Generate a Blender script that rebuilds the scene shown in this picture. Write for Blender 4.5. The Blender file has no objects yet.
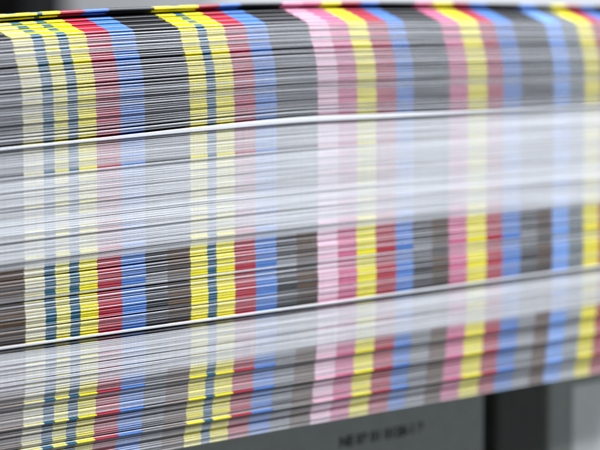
import bpy, bmesh, math, random
from mathutils import Vector, Matrix

random.seed(11)
SC = bpy.context.scene
COL = SC.collection
R = math.radians
MM = 0.001

# ------------------------------------------------------------------ camera
PX_W, PX_H = 600.0, 450.0          # the frame the measurements were taken in
F = 2800.0                         # focal length in those pixels
PITCH = math.atan(305.0 / F)
ANG = R(45)                        # the pile's long side runs away to the right
Z_LEFT = 0.412                     # distance to the pile at the left of the frame

U = Vector((math.cos(ANG), math.sin(ANG), 0))      # along the pile's front
N = Vector((math.sin(ANG), -math.cos(ANG), 0))     # outward from the front
FWD = Vector((0, math.cos(PITCH), -math.sin(PITCH)))
UP = Vector((0, math.sin(PITCH), math.cos(PITCH)))
RIGHT = Vector((1, 0, 0))


def ray(x, y):
    return RIGHT * ((x - PX_W / 2) / F) + UP * ((PX_H / 2 - y) / F) + FWD


base = ray(0, 484) * Z_LEFT        # foot of the pile at the left of the frame
CAM = Vector((0, 0, -base.z))      # so that the pile's foot is at z = 0
P0 = Vector((base.x, base.y, 0))


def on_front(x, y, back=0.0):
    """(u, z) in metres where the view through x, y meets the pile's front (or a plane behind it)"""
    d = ray(x, y)
    o = P0 - N * back
    t = (o - CAM).dot(N) / d.dot(N)
    p = CAM + d * t
    return (p - o).dot(U), p.z


cam_data = bpy.data.cameras.new('camera')
cam = bpy.data.objects.new('camera', cam_data)
COL.objects.link(cam)
cam.location = CAM
cam.rotation_euler = (R(90) - PITCH, 0, 0)
cam_data.sensor_width = 36
cam_data.lens = 36 * F / PX_W
cam_data.clip_start = 0.02
cam_data.clip_end = 50
cam_data.dof.use_dof = True
uf, zf = on_front(125, 250)
cam_data.dof.focus_distance = (P0 + U * uf + Vector((0, 0, zf)) - CAM).dot(FWD)
cam_data.dof.aperture_fstop = 22.0
SC.camera = cam

# ------------------------------------------------------------------ light
world = bpy.data.worlds.new('World')
SC.world = world
world.use_nodes = True
bg = world.node_tree.nodes['Background']
bg.inputs['Color'].default_value = (0.80, 0.86, 1.0, 1)
bg.inputs['Strength'].default_value = 0.20


def area(name, loc, target, size, power, color):
    l = bpy.data.lights.new(name, 'AREA')
    l.shape = 'RECTANGLE'
    l.size, l.size_y = size
    l.energy = power
    l.color = color
    o = bpy.data.objects.new(name, l)
    COL.objects.link(o)
    o.location = loc
    o.rotation_euler = (Vector(target) - Vector(loc)).to_track_quat('-Z', 'Y').to_euler()
    return o


MID = P0 + U * 0.08 + Vector((0, 0, 0.04))
END = P0 + U * 0.19 + Vector((0, 0, 0.05))
area('ceiling_lamp', MID + Vector((0.30, -0.20, 1.1)), MID, (1.2, 0.3), 13.0, (0.93, 0.96, 1.0))
area('side_lamp', END + N * 0.32 + Vector((0, 0, 0.42)), END, (0.3, 0.2), 4.6, (0.92, 0.95, 1.0))
area('added_back_light', Vector((0.25, 1.0, 1.0)), Vector((0.1, 1.7, -0.1)), (0.9, 0.3), 16.0, (0.95, 0.97, 1.0))  # added unseen light, brightens the wall and the things behind the pile

SC.view_settings.view_transform = 'Standard'
SC.view_settings.look = 'None'
SC.view_settings.exposure = 0
SC.view_settings.gamma = 1


# ------------------------------------------------------------------ helpers
def lin(c):
    out = []
    for v in c:
        v /= 255.0
        out.append(v / 12.92 if v <= 0.04045 else ((v + 0.055) / 1.055) ** 2.4)
    return tuple(out)


def mix(a, b, t):
    return tuple(a[i] * (1 - t) + b[i] * t for i in range(3))


def nodes_of(m):
    m.use_nodes = True
    nt = m.node_tree
    return nt, nt.nodes, nt.links, nt.nodes['Principled BSDF']


def plain(name, rgb, rough=0.6, bump=0.0, scale=400, vary=0.12, spec=0.4):
    m = bpy.data.materials.new(name)
    nt, n, l, p = nodes_of(m)
    tc = n.new('ShaderNodeTexCoord')
    nz = n.new('ShaderNodeTexNoise')
    nz.inputs['Scale'].default_value = scale
    nz.inputs['Detail'].default_value = 6
    l.new(tc.outputs['Object'], nz.inputs['Vector'])
    r = n.new('ShaderNodeValToRGB')
    r.color_ramp.elements[0].position = 0.3
    r.color_ramp.elements[1].position = 0.7
    r.color_ramp.elements[0].color = (*[c * (1 - vary) for c in rgb], 1)
    r.color_ramp.elements[1].color = (*[min(1, c * (1 + vary)) for c in rgb], 1)
    l.new(nz.outputs['Fac'], r.inputs['Fac'])
    l.new(r.outputs['Color'], p.inputs['Base Color'])
    p.inputs['Roughness'].default_value = rough
    p.inputs['Specular IOR Level'].default_value = spec
    if bump:
        b = n.new('ShaderNodeBump')
        b.inputs['Strength'].default_value = bump
        b.inputs['Distance'].default_value = 0.0003
        l.new(nz.outputs['Fac'], b.inputs['Height'])
        l.new(b.outputs['Normal'], p.inputs['Normal'])
    return m


def sheet_material():
    """printed paper: the print is stored on the sheet, fibres and rubbed ink are noise"""
    m = bpy.data.materials.new('printed_paper')
    nt, n, l, p = nodes_of(m)
    at = n.new('ShaderNodeAttribute')
    at.attribute_name = 'print'
    tc = n.new('ShaderNodeTexCoord')
    oi = n.new('ShaderNodeObjectInfo')
    mp = n.new('ShaderNodeMapping')
    mp.inputs['Scale'].default_value = (55, 700, 9000)
    l.new(tc.outputs['Object'], mp.inputs['Vector'])
    off = n.new('ShaderNodeVectorMath')
    off.operation = 'ADD'
    l.new(mp.outputs['Vector'], off.inputs[0])
    sc = n.new('ShaderNodeMath')
    sc.operation = 'MULTIPLY'
    sc.inputs[1].default_value = 97.0
    l.new(oi.outputs['Random'], sc.inputs[0])
    l.new(sc.outputs[0], off.inputs[1])
    nz = n.new('ShaderNodeTexNoise')                      # long streaks of the cut
    nz.inputs['Scale'].default_value = 1.0
    nz.inputs['Detail'].default_value = 3
    l.new(off.outputs[0], nz.inputs['Vector'])
    fine = n.new('ShaderNodeTexNoise')                    # fibre grain
    fine.inputs['Scale'].default_value = 4200
    fine.inputs['Detail'].default_value = 2
    l.new(tc.outputs['Object'], fine.inputs['Vector'])
    a = n.new('ShaderNodeMapRange')
    a.inputs['From Min'].default_value = 0.3
    a.inputs['From Max'].default_value = 0.7
    a.inputs['To Min'].default_value = 0.80
    a.inputs['To Max'].default_value = 1.10
    l.new(nz.outputs['Fac'], a.inputs['Value'])
    b = n.new('ShaderNodeMapRange')
    b.inputs['From Min'].default_value = 0.3
    b.inputs['From Max'].default_value = 0.7
    b.inputs['To Min'].default_value = 0.90
    b.inputs['To Max'].default_value = 1.06
    l.new(fine.outputs['Fac'], b.inputs['Value'])
    ml = n.new('ShaderNodeMath')
    ml.operation = 'MULTIPLY'
    l.new(a.outputs[0], ml.inputs[0])
    l.new(b.outputs[0], ml.inputs[1])
    vm = n.new('ShaderNodeVectorMath')
    vm.operation = 'SCALE'
    l.new(at.outputs['Color'], vm.inputs[0])
    l.new(ml.outputs[0], vm.inputs['Scale'])
    l.new(vm.outputs[0], p.inputs['Base Color'])
    p.inputs['Roughness'].default_value = 0.6
    p.inputs['Specular IOR Level'].default_value = 0.03
    bp = n.new('ShaderNodeBump')
    bp.inputs['Strength'].default_value = 0.25
    bp.inputs['Distance'].default_value = 0.00003
    l.new(nz.outputs['Fac'], bp.inputs['Height'])
    l.new(bp.outputs['Normal'], p.inputs['Normal'])
    return m


def tag(o, label=None, cat=None, group=None, kind=None):
    for k, v in (('label', label), ('category', cat), ('group', group), ('kind', kind)):
        if v:
            o[k] = v
    return o


PILE_ROT = Matrix.Rotation(ANG, 4, 'Z')    # local x = along the front, local y = inward


def pile_loc(u, inward, z):
    return P0 + U * u - N * inward + Vector((0, 0, z))


def block(name, size, mat, parent=None, loc=None, bevel=0.002):
    """a bevelled box, origin at the middle of its front lower edge; x along, y inward"""
    w, d, h = size
    bm = bmesh.new()
    bmesh.ops.create_cube(bm, size=1)
    for v in bm.verts:
        v.co = Vector((v.co.x * w, (v.co.y + 0.5) * d, (v.co.z + 0.5) * h))
    bmesh.ops.bevel(bm, geom=bm.edges[:], offset=bevel, segments=3, affect='EDGES', profile=0.6)
    me = bpy.data.meshes.new(name)
    bm.to_mesh(me)
    bm.free()
    for p in me.polygons:
        p.use_smooth = False
    me.materials.append(mat)
    o = bpy.data.objects.new(name, me)
    COL.objects.link(o)
    o.parent = parent
    if loc is not None:
        o.location = loc
    return o


def empty(name, loc, rot=ANG):
    o = bpy.data.objects.new(name, None)
    COL.objects.link(o)
    o.location = loc
    o.rotation_euler = (0, 0, rot)
    o.empty_display_size = 0.01
    return o


# ------------------------------------------------------------------ setting
BOX_H = 0.075
LID_H = 0.034
table_top = block('table', (1.3, 0.75, 0.03), plain('table_grey', (0.16, 0.165, 0.16), 0.5, 0.1), bevel=0.003)
table_top.location = pile_loc(0.15, -0.12, -BOX_H - 0.03)
table_top.rotation_euler = (0, 0, ANG)
tag(table_top, kind='structure')

wall = block('wall', (3.2, 0.05, 1.6), plain('pale_wall', (0.74, 0.75, 0.76), 0.85, 0.1, 60, 0.03), bevel=0.004)
wall.location = (0.3, 1.75, -0.45)
tag(wall, kind='structure')

# ------------------------------------------------------------------ sheets
YELLOW = lin((236, 224, 8)); PALEY = lin((222, 216, 120)); CREAM = lin((208, 204, 180))
TEAL = lin((0, 88, 118)); RED = lin((172, 16, 48)); ROSE = lin((176, 40, 78)); BLUE = lin((70, 122, 196))
BLACK = lin((22, 22, 24)); BROWN = lin((92, 66, 38)); LPINK = lin((236, 200, 214))
PINK = lin((208, 104, 142)); LBLUE = lin((112, 160, 228)); GREY = lin((104, 112, 116)); DGREY = lin((36, 39, 42))
PAPER = (0.775, 0.79, 0.822)

# patches of the colour strip: (right-hand edge in the frame, ink, ink on the older sheets)
OVERPRINT = {CREAM: lin((226, 216, 96)), PALEY: lin((228, 216, 30)), LPINK: lin((226, 150, 178))}    # the solid tint on the flat side of the sheet

BARS = [(-68, YELLOW, 0), (-44, RED, 0), (-20, BLUE, 0), (25, BLACK, BROWN), (45, CREAM, 0), (56, TEAL, 0), (70, PALEY, 0),
        (80, TEAL, 0), (98, YELLOW, 0), (122, RED, 0), (146, BLUE, 0), (168, BLACK, DGREY), (191, BLACK, BROWN),
        (208, YELLOW, 0), (217, TEAL, 0), (235, YELLOW, 0), (256, RED, 0), (277, BLUE, 0), (297, BLACK, DGREY),
        (318, BLACK, BROWN), (338, LPINK, 0), (357, PINK, 0), (376, YELLOW, 0), (396, RED, 0), (413, BLUE, 0),
        (432, BLACK, DGREY), (449, BLACK, BROWN), (467, PINK, 0), (486, YELLOW, 0), (502, RED, 0), (520, BLUE, 0),
        (537, BLACK, DGREY), (552, BLACK, BROWN), (568, LBLUE, 0), (583, GREY, 0), (598, YELLOW, 0), (612, RED, 0),
        (626, BLUE, 0), (652, BLACK, DGREY), (664, PINK, 0), (676, YELLOW, 0), (690, RED, 0)]
U_START = on_front(-110, 290)[0]
EDGES = [U_START] + [on_front(b[0], 290)[0] for b in BARS]
U0, U1 = on_front(0, 290)[0], on_front(600, 290)[0]
H_TOP = on_front(0, 19)[1]
PX = on_front(0, 300)[1] - on_front(0, 301)[1]       # a frame pixel in metres at the pile's left
DEPTH = 0.11
PAPER_MAT = sheet_material()


def x_of(u):
    v = P0 + U * u + Vector((0, 0, on_front(0, 290)[1])) - CAM
    return v.dot(RIGHT) / v.dot(FWD) * F + PX_W / 2, v.dot(FWD)


# how far each level of the pile bows up from a straight line, every sixth of the visible length
BOW = [(19, (0, 3.5, 5.2, 6.0, 3.5, -0.6, -6.0)), (100, (0, 3.0, 5.0, 6.6, 4.4, 1.6, -2.0)),
       (146.5, (0.2, 3.1, 6.8, 9.0, 5.8, 2.4, 0)), (147.6, (0, 2.6, 4.7, 6.0, 3.9, 2.0, 0)), (272, (0, 1.8, 3.3, 3.8, 3.6, 2.0, 0)),
       (352, (0, 0, 0, 0, 0, 0, 0)), (484, (0, 0, 0, 0, 0, 0, 0))]


def hermite(p, t):
    n = len(p) - 1
    t = max(-0.15, min(1.15, t)) * n
    i = max(0, min(n - 1, int(math.floor(t))))
    f = t - i
    m = lambda k: (p[min(n, k + 1)] - p[max(0, k - 1)]) / (min(n, k + 1) - max(0, k - 1))
    if f < 0 or f > 1:
        return p[0] + m(0) * f if f < 0 else p[n] + m(n) * (f - 1)
    h = f * f * (3 - 2 * f)
    return p[i] * (1 - h) + p[i + 1] * h + m(i) * (f ** 3 - 2 * f * f + f) + m(i + 1) * (f ** 3 - f * f)


def bulge(u, z):
    x, depth = x_of(u)
    y = (H_TOP - z) / PX + 19
    rows = [(r, hermite(b, x / PX_W)) for r, b in BOW]
    px = rows[0][1] if y <= rows[0][0] else 0.0
    for (ra, ba), (rb, bb) in zip(rows, rows[1:]):
        if ra <= y <= rb:
            px = ba + (bb - ba) * (y - ra) / (rb - ra)
    return px * depth / F


def curl(s):
    """the uppermost sheets bend down towards their front"""
    s = s / MM
    return -0.23 * MM * (8.0 - s) if s < 7.0 else (-0.23 * MM * (9.0 - s) ** 2 / 4.0 if s < 9.0 else 0.0)


def settle(s):
    """folded edges are thicker than the backs, so the pile falls away behind the front"""
    s = s - 0.0095
    return 1.0 - max(0.0, s) * 0.11 / H_TOP if s > 0 else 1.0


def macro_back(z):
    y = (H_TOP - z) / PX + 19
    b = 0.0
    if y < 125:
        b += 2.3 * ((125 - y) / 83.0) ** 2.4
    if y > 375:
        b += 1.3 * ((y - 375) / 80.0) ** 1.2
    return b * MM


def wave(rng, amp):
    ph = [rng.uniform(0, 6.28) for _ in range(4)]
    fr = [rng.uniform(20, 60), rng.uniform(60, 130), rng.uniform(130, 300), rng.uniform(300, 520)]
    am = [amp, amp * .5, amp * .25, amp * .14]
    return lambda u: sum(a * math.sin(f * u + p) for a, f, p in zip(am, fr, ph))


def build_sheet(z0, z1, back, sat, older, bright, skew, strip, rng, lip=0.0, notch=0.02, zone=''):
    """one folded sheet: a slab with a rounded fold that carries the colour strip"""
    t = z1 - z0
    du = rng.gauss(0, 0.02) * MM
    wv = wave(rng, 0.025 * MM)
    wz = wave(rng, 0.07 * MM if zone == 'rim' else 0.022 * MM if zone in ('upper', 'vivid', 'bottom', 'step') else 0.010 * MM)
    us = []
    for i in range(len(EDGES) - 1):
        us.append(EDGES[i])
        w = EDGES[i + 1] - EDGES[i]
        us.append(EDGES[i] + w * 0.5)
    us.append(EDGES[-1])
    r = min((0.04 if 'band' in zone else 0.08) * MM, t * 0.25)
    if 'band' in zone:
        notch *= 0.3
    y_here = (H_TOP - z1) / PX + 19
    cw = max(0.0, min(1.0, (90 - y_here) / 45.0))
    leaf = {2: sat, 3: sat * rng.uniform(0.9, 1.25), 4: sat * 1.1, 5: sat * 1.1, 6: sat * rng.uniform(0.55, 1.1), 7: sat * 0.7}
    tone = {3: rng.uniform(0.82, 1.0), 6: rng.uniform(0.88, 1.08), 7: 1.06}
    if zone == 'vivid':
        leaf.update({3: rng.uniform(0.85, 1) if rng.random() < .90 else rng.uniform(.4, .65),
                     6: rng.uniform(0.85, 1) if rng.random() < .85 else rng.uniform(.25, .55), 7: sat * 0.85})
    if zone == 'upper':
        if rng.random() < 0.38:
            leaf[7] = 0.12
            leaf[6] = sat * rng.uniform(0.3, 0.7)
        leaf[3] = sat * rng.uniform(1.0, 1.35)
    elif zone == 'vivid' and rng.random() < 0.42:
        leaf[7] = rng.uniform(0.1, 0.35)
    if sat > 0.985 and zone != 'rim':
        leaf = {k: 0.93 for k in leaf}
    black_share = rng.choice((0.0, 0.1, 0.35, 0.9)) if zone == 'vivid' else 0.0  # random share of black mixed into the brown ink of vivid sheets
    prof = [(DEPTH, 0), (0.0035, 0), (r, 0), (0, r), (0, t * .45), (notch * MM, t * .5), (0, t * .55), (0, t - r), (r * .8, t),
            (0.0009, t), (0.005, t), (0.008, t), (strip, t), (0.03, t), (DEPTH, t)]
    verts, faces, cols = [], [], []
    np_ = len(prof)
    for u in us:
        b = back + wv(u) + skew * (u - 0.08) + lip
        dz = wz(u)
        for s, z in prof:
            ss = min(DEPTH, s + b) if s < DEPTH else DEPTH + b * 0.2
            zz = (z0 + z + dz + bulge(u, z0 + z) + cw * (curl(ss) - curl(b))) * settle(ss)
            verts.append((u + du, ss, zz - z0))
    for i in range(len(us) - 1):
        bar = BARS[i // 2]
        ink = bar[2] if (older and bar[2]) else bar[1]
        for j in range(np_):
            k = (j + 1) % np_
            faces.append((i * np_ + j, (i + 1) * np_ + j, (i + 1) * np_ + k, i * np_ + k))
            if j in (8, 9, 10, 11):
                flat = YELLOW if (ink is TEAL and j > 8) else OVERPRINT.get(ink, ink)
                c = mix(PAPER, flat, 0.99)
            elif 2 <= j <= 7:
                e_ink, amt = ink, min(1.0, leaf[j])
                if zone == 'rim':
                    e_ink = YELLOW if ink is TEAL and i % 3 else OVERPRINT.get(ink, ink)
                if sat > 0.985 and ink in (BLACK, BROWN, DGREY):
                    amt = 0.55
                if ink is BROWN and zone in ('vivid', 'bottom'):
                    amt = min(0.97, amt * 0.5 + (0.46 if zone == 'vivid' else 0.34))
                if ink is BROWN:
                    e_ink = mix(BROWN, BLACK, black_share)
                elif not older and ink is RED and zone == 'upper':
                    e_ink = ROSE
                elif not older and ink is BLACK and zone == 'upper':
                    e_ink = DGREY
                fade = 1.0
                if zone == 'bottom' and sat < 0.98:
                    fade = 0.86 + 0.4 * max(0.0, min(1.0, (us[i] - U0) / (U1 - U0))) if ink not in (BLACK, DGREY, GREY) else 0.8
                if zone == 'band_head':
                    fade = 1.0 - 0.75 * max(0.0, min(1.0, (us[i] - U0) / (U1 - U0) * 1.35 - 0.2))
                c = tuple(min(0.95, v * bright * tone.get(j, 1.0)) for v in mix(PAPER, e_ink, min(1.0, amt * fade)))
            elif j in (0, 1, 14):
                c = mix(PAPER, ink, 0.5 if j == 1 else 0)
            else:
                c = PAPER
            cols.append(c)
    faces.append(tuple(range(np_)))
    cols.append(PAPER)
    faces.append(tuple(reversed([(len(us) - 1) * np_ + j for j in range(np_)])))
    cols.append(PAPER)
    me = bpy.data.meshes.new('printed_sheet')
    me.from_pydata(verts, [], faces)
    at = me.color_attributes.new('print', 'FLOAT_COLOR', 'CORNER')
    for p, c in zip(me.polygons, cols):
        for li in p.loop_indices:
            at.data[li].color = (*c, 1)
    me.materials.append(PAPER_MAT)
    me.update()
    bm = bmesh.new()
    bm.from_mesh(me)
    bmesh.ops.recalc_face_normals(bm, faces=bm.faces)
    bm.to_mesh(me)
    bm.free()
    o = bpy.data.objects.new('printed_sheet', me)
    COL.objects.link(o)
    o.location = P0 + Vector((0, 0, z0))
    o.rotation_euler = (0, 0, ANG)
    return o


def y_to_z(y):
    return on_front(0, y)[1]


# zones down the left of the frame: y from, y to, thickness in px, saturation of the fold, its spread, gap px (min, max), extra dark gaps,
# jitter of the setback (mm), older print, brightness, label, group
G_PILE = 'printed sheets in the pile'
ZONES = [
    ('upper', 43, 146.2, 1.8, 0.60, 0.08, 0.3, 0.8, 0.16, 0.04, False, 0.86,
     'thin sheet with muted colour patches on its edge, among those above the wide pale band', 'muted sheets above the wide pale band'),
    ('lip', 148.0, 150.8, 2.8, 0.02, 0.0, 0.0, 0.0, 0, 0.0, False, 1.0,
     'thick white edged sheet jutting out along the top of the wide pale band', None),
    ('band_head', 151.2, 183, 2.2, 0.42, 0.12, 0.06, 0.25, 0.08, 0.02, False, 0.97,
     'pale sheet with faint colour patches just under the thick white edge', 'faintly coloured sheets at the head of the wide pale band'),
    ('band', 183, 262, 1.75, 0.10, 0.05, 0.03, 0.18, 0.05, 0.02, False, 1.0,
     'nearly white sheet edge with barely visible patches inside the wide pale band', 'whitish sheets of the wide pale band'),
    ('band_foot', 262, 271, 2.3, 0.28, 0.08, 0.1, 0.3, 0.1, 0.08, False, 0.92,
     'greyish pale sheet edge at the foot of the wide pale band, above the vivid colours', 'greyish sheets at the foot of the wide pale band'),
    ('vivid', 271, 345.6, 2.1, 0.92, 0.15, 0.25, 0.7, 0.14, 0.06, True, 1.0,
     'sheet with vivid saturated colour patches, in the layer between the two pale bands', 'vivid sheets between the two pale bands'),
    ('lip2', 346.6, 349.4, 2.8, 0.03, 0.0, 0.0, 0.0, 0, 0.0, True, 1.0,
     'white edged sheet jutting out along the top of the narrow lower pale band', None),
    ('low_band', 352, 394, 1.8, 0.15, 0.05, 0.03, 0.2, 0.05, 0.02, True, 0.96,
     'whitish sheet edge with barely visible patches inside the narrow lower pale band', 'whitish sheets of the narrow lower pale band'),
    ('bottom', 394, 484, 2.1, 0.67, 0.12, 0.12, 0.5, 0.10, 0.05, True, 0.98,
     'muted sheet in the lowest layer of the pile, under the narrow pale band', 'muted sheets in the lowest layer'),
]
SPECIAL = [(409, 'sheet with a bright yellow and red edge, first one below the narrow pale band'),
           (432, 'sheet with a bright yellow and red edge, middle of the three in the lowest layer'),
           (459, 'sheet with a bright yellow and red edge, lowest of the three in the lowest layer')]
rng = random.Random(5)
used = set()
n_sheets = 0
for (zn, ya, yb, th, sat, ssp, g0, g1, pdark, jit, older, bright, label, group) in ZONES:
    y = ya
    drift = 0.0
    walk = 0.0
    while y < yb - 0.8:
        t = th if zn.startswith('lip') else th * rng.uniform(0.65, 1.45)
        t = min(t, yb - y)
        g = rng.uniform(g0, g1)
        if rng.random() < pdark:
            g += rng.uniform(0.5, 1.2)
        if yb - (y + t + g) < 1.0:
            t = yb - y - g * 0.5
        lab, grp, s_, lip, br = label, group, max(0.0, min(1, rng.gauss(sat, ssp))), 0.0, bright * rng.uniform(0.93, 1.05) * (1 + walk)
        walk = walk * 0.82 + rng.gauss(0, 0.03 if zn in ('bottom', 'vivid') else 0.022)
        s_ = max(0.0, min(1.0, s_ - walk * (0.6 if 'band' in zn else 0.9)))
        if zn == 'vivid' and rng.random() < 0.15:
            s_, br = rng.uniform(0.25, 0.5), 0.98
        if zn == 'bottom':
            for sy, sl in SPECIAL:
                if y <= sy < y + t + g and sl not in used:
                    used.add(sl)
                    t = min(t, 1.7)
                    lab, grp, s_, lip, br = sl, 'bright edged sheets in the lowest layer', 1.0, -0.4 * MM, 1.0
        if zn == 'lip':
            lip = -0.3 * MM
        if zn == 'lip2':
            lip = -0.45 * MM
        z1 = y_to_z(y)
        z0 = y_to_z(y + t)
        drift = drift * 0.6 + rng.gauss(0, jit) * MM
        if not zn.startswith('lip') and rng.random() < 0.06:
            drift += (rng.uniform(0.03, 0.10) if 'band' in zn else rng.uniform(0.1, 0.3)) * MM
        o = build_sheet(z0, z1, macro_back((z0 + z1) / 2) + drift, s_, older, br, rng.gauss(0, 0.0006), 0.010, rng, lip,
                        rng.uniform(0.01, 0.07), zn)
        tag(o, lab, 'printed sheet', grp)
        n_sheets += 1
        y += t + g

# the uppermost sheets step back one behind the other and show the print on their upper sides
TOPS = [(39.8, 1.6, 2.7, 0.6), (36.0, 1.6, 4.2, 0.75), (32.2, 1.5, 5.7, 0.9), (28.6, 1.4, 7.2, 0.95),
        (24.0, 1.6, 8.9, 0.95), (18.8, 3.0, 8.1, 0.97)]
TOP_LABEL = ['sheet whose bright printed rim is the lowest of the stepped rims at the pile\'s top',
             'stepped back sheet, second rim up at the curved top of the pile',
             'stepped back sheet, third rim up at the curved top of the pile',
             'stepped back sheet with a wide bright rim right under the dark gap at the top',
             'shaded sheet in the dark gap right under the topmost sheet',
             'topmost sheet of the pile, with a bright yellow and red rim']
for (y, t, back, sat), lab in zip(TOPS, TOP_LABEL):
    z1, z0 = y_to_z(y), y_to_z(y + t)
    o = build_sheet(z0, z1, back * MM, sat, False, 0.95, rng.gauss(0, 0.0012), 0.014, rng, zone='rim' if y < 25 else 'step')
    tag(o, lab, 'printed sheet', 'stepped sheets at the top of the pile')
    n_sheets += 1
print('sheets', n_sheets)

# ------------------------------------------------------------------ boxes the pile lies on
BACK = 0.017
box_grey = plain('grey_box', (0.33, 0.35, 0.325), 0.55, 0.15, 300, 0.06)
box_dark = plain('dark_box', (0.058, 0.064, 0.054), 0.55, 0.15, 300, 0.08)
box_pale = plain('pale_box', (0.36, 0.39, 0.35), 0.55, 0.15, 300, 0.05)
ink_mat = plain('black_print', (0.03, 0.033, 0.03), 0.6, 0, 500, 0.1)


def at_u(x, y=420, back=BACK):
    return on_front(x, y, back)[0]


def box(ua, ub, mat, label, inward):
    r = empty('storage_box', pile_loc((ua + ub) / 2, inward, -BOX_H))
    tag(r, label, 'box', 'boxes under the pile')
    block('body', (ub - ua, 0.09, BOX_H - LID_H - 0.001), mat, r)
    block('lid', (ub - ua + 0.0012, 0.091, LID_H), mat, r, (0, -0.0006, BOX_H - LID_H - 0.0005), 0.0012)
    return r


b1 = box(at_u(481) - 0.16, at_u(481), box_grey, 'grey box under the pile with a line of black printing', BACK)
b2 = box(at_u(502), at_u(544), box_dark, 'narrow dark box under the pile between the grey and the pale box', BACK + 0.001)
b3 = box(at_u(554), at_u(554) + 0.12, box_pale, 'pale grey box under the far end of the pile', BACK + 0.001)

lab = block('pale_patch', (0.06, 0.0004, 0.03), plain('pale_patch_tone', (0.84, 0.86, 0.84), 0.6, 0.05, 300, 0.03), b3, bevel=0.0001)  # thin paler patch on the front of the far box
ul, zl = on_front(574, 386, BACK)
lab.location = (ul + 0.03 - (at_u(554) + 0.06), -0.0009, zl - 0.03 + BOX_H)

u_text, z_text = on_front(337, 447, BACK)
u_end = at_u(420, 432)
fc = bpy.data.curves.new('printed_text', 'FONT')
fc.body = 'NE 03 01 0128-1 3'
fc.size = 0.0025
fc.extrude = 0.00002
fc.offset = 0.00009
fo = bpy.data.objects.new('printed_text', fc)
COL.objects.link(fo)
bpy.context.view_layer.update()
me = bpy.data.meshes.new_from_object(fo.evaluated_get(bpy.context.evaluated_depsgraph_get()))
bpy.data.objects.remove(fo)
xs = [v.co.x for v in me.vertices]
sx = (u_end - u_text) / (max(xs) - min(xs))
for v in me.vertices:
    v.co = Vector(((v.co.x - min(xs)) * sx, -v.co.z, v.co.y))
me.materials.clear()
me.materials.append(ink_mat)
fo = bpy.data.objects.new('printed_text', me)
COL.objects.link(fo)
fo.parent = b1
fo.location = (u_text - (at_u(481) - 0.08), -0.00064, z_text + BOX_H)

# ------------------------------------------------------------------ blurred things behind
def case(name, cat, label, x, y, size, mat, trim):
    r = empty(name, (x, y, -BOX_H), 0)
    tag(r, label, cat)
    block('body', size, mat, r)
    w, d, h = size
    block('door', (w * 0.86, 0.01, h * 0.8), trim, r, (0, -0.0098, h * 0.1), 0.003)
    block('handle', (w * 0.3, 0.012, 0.012), trim, r, (0, -0.022, h * 0.55), 0.003)
    return r


case('equipment_case', 'equipment case', 'black equipment case standing out of focus behind the left of the pile', -0.262, 1.15, (0.30, 0.2, 0.42),
     plain('black_case', (0.003, 0.003, 0.003), 0.8, 0.1, spec=0.05), plain('black_trim', (0.004, 0.004, 0.004), 0.7, spec=0.05))
case('metal_cabinet', 'cabinet', 'grey metal cabinet out of focus behind the pile, beside the black case', -0.20, 1.42, (0.30, 0.25, 0.6),
     plain('grey_cabinet', (0.40, 0.405, 0.41), 0.5, 0.1), plain('grey_cabinet_trim', (0.38, 0.385, 0.39), 0.5))
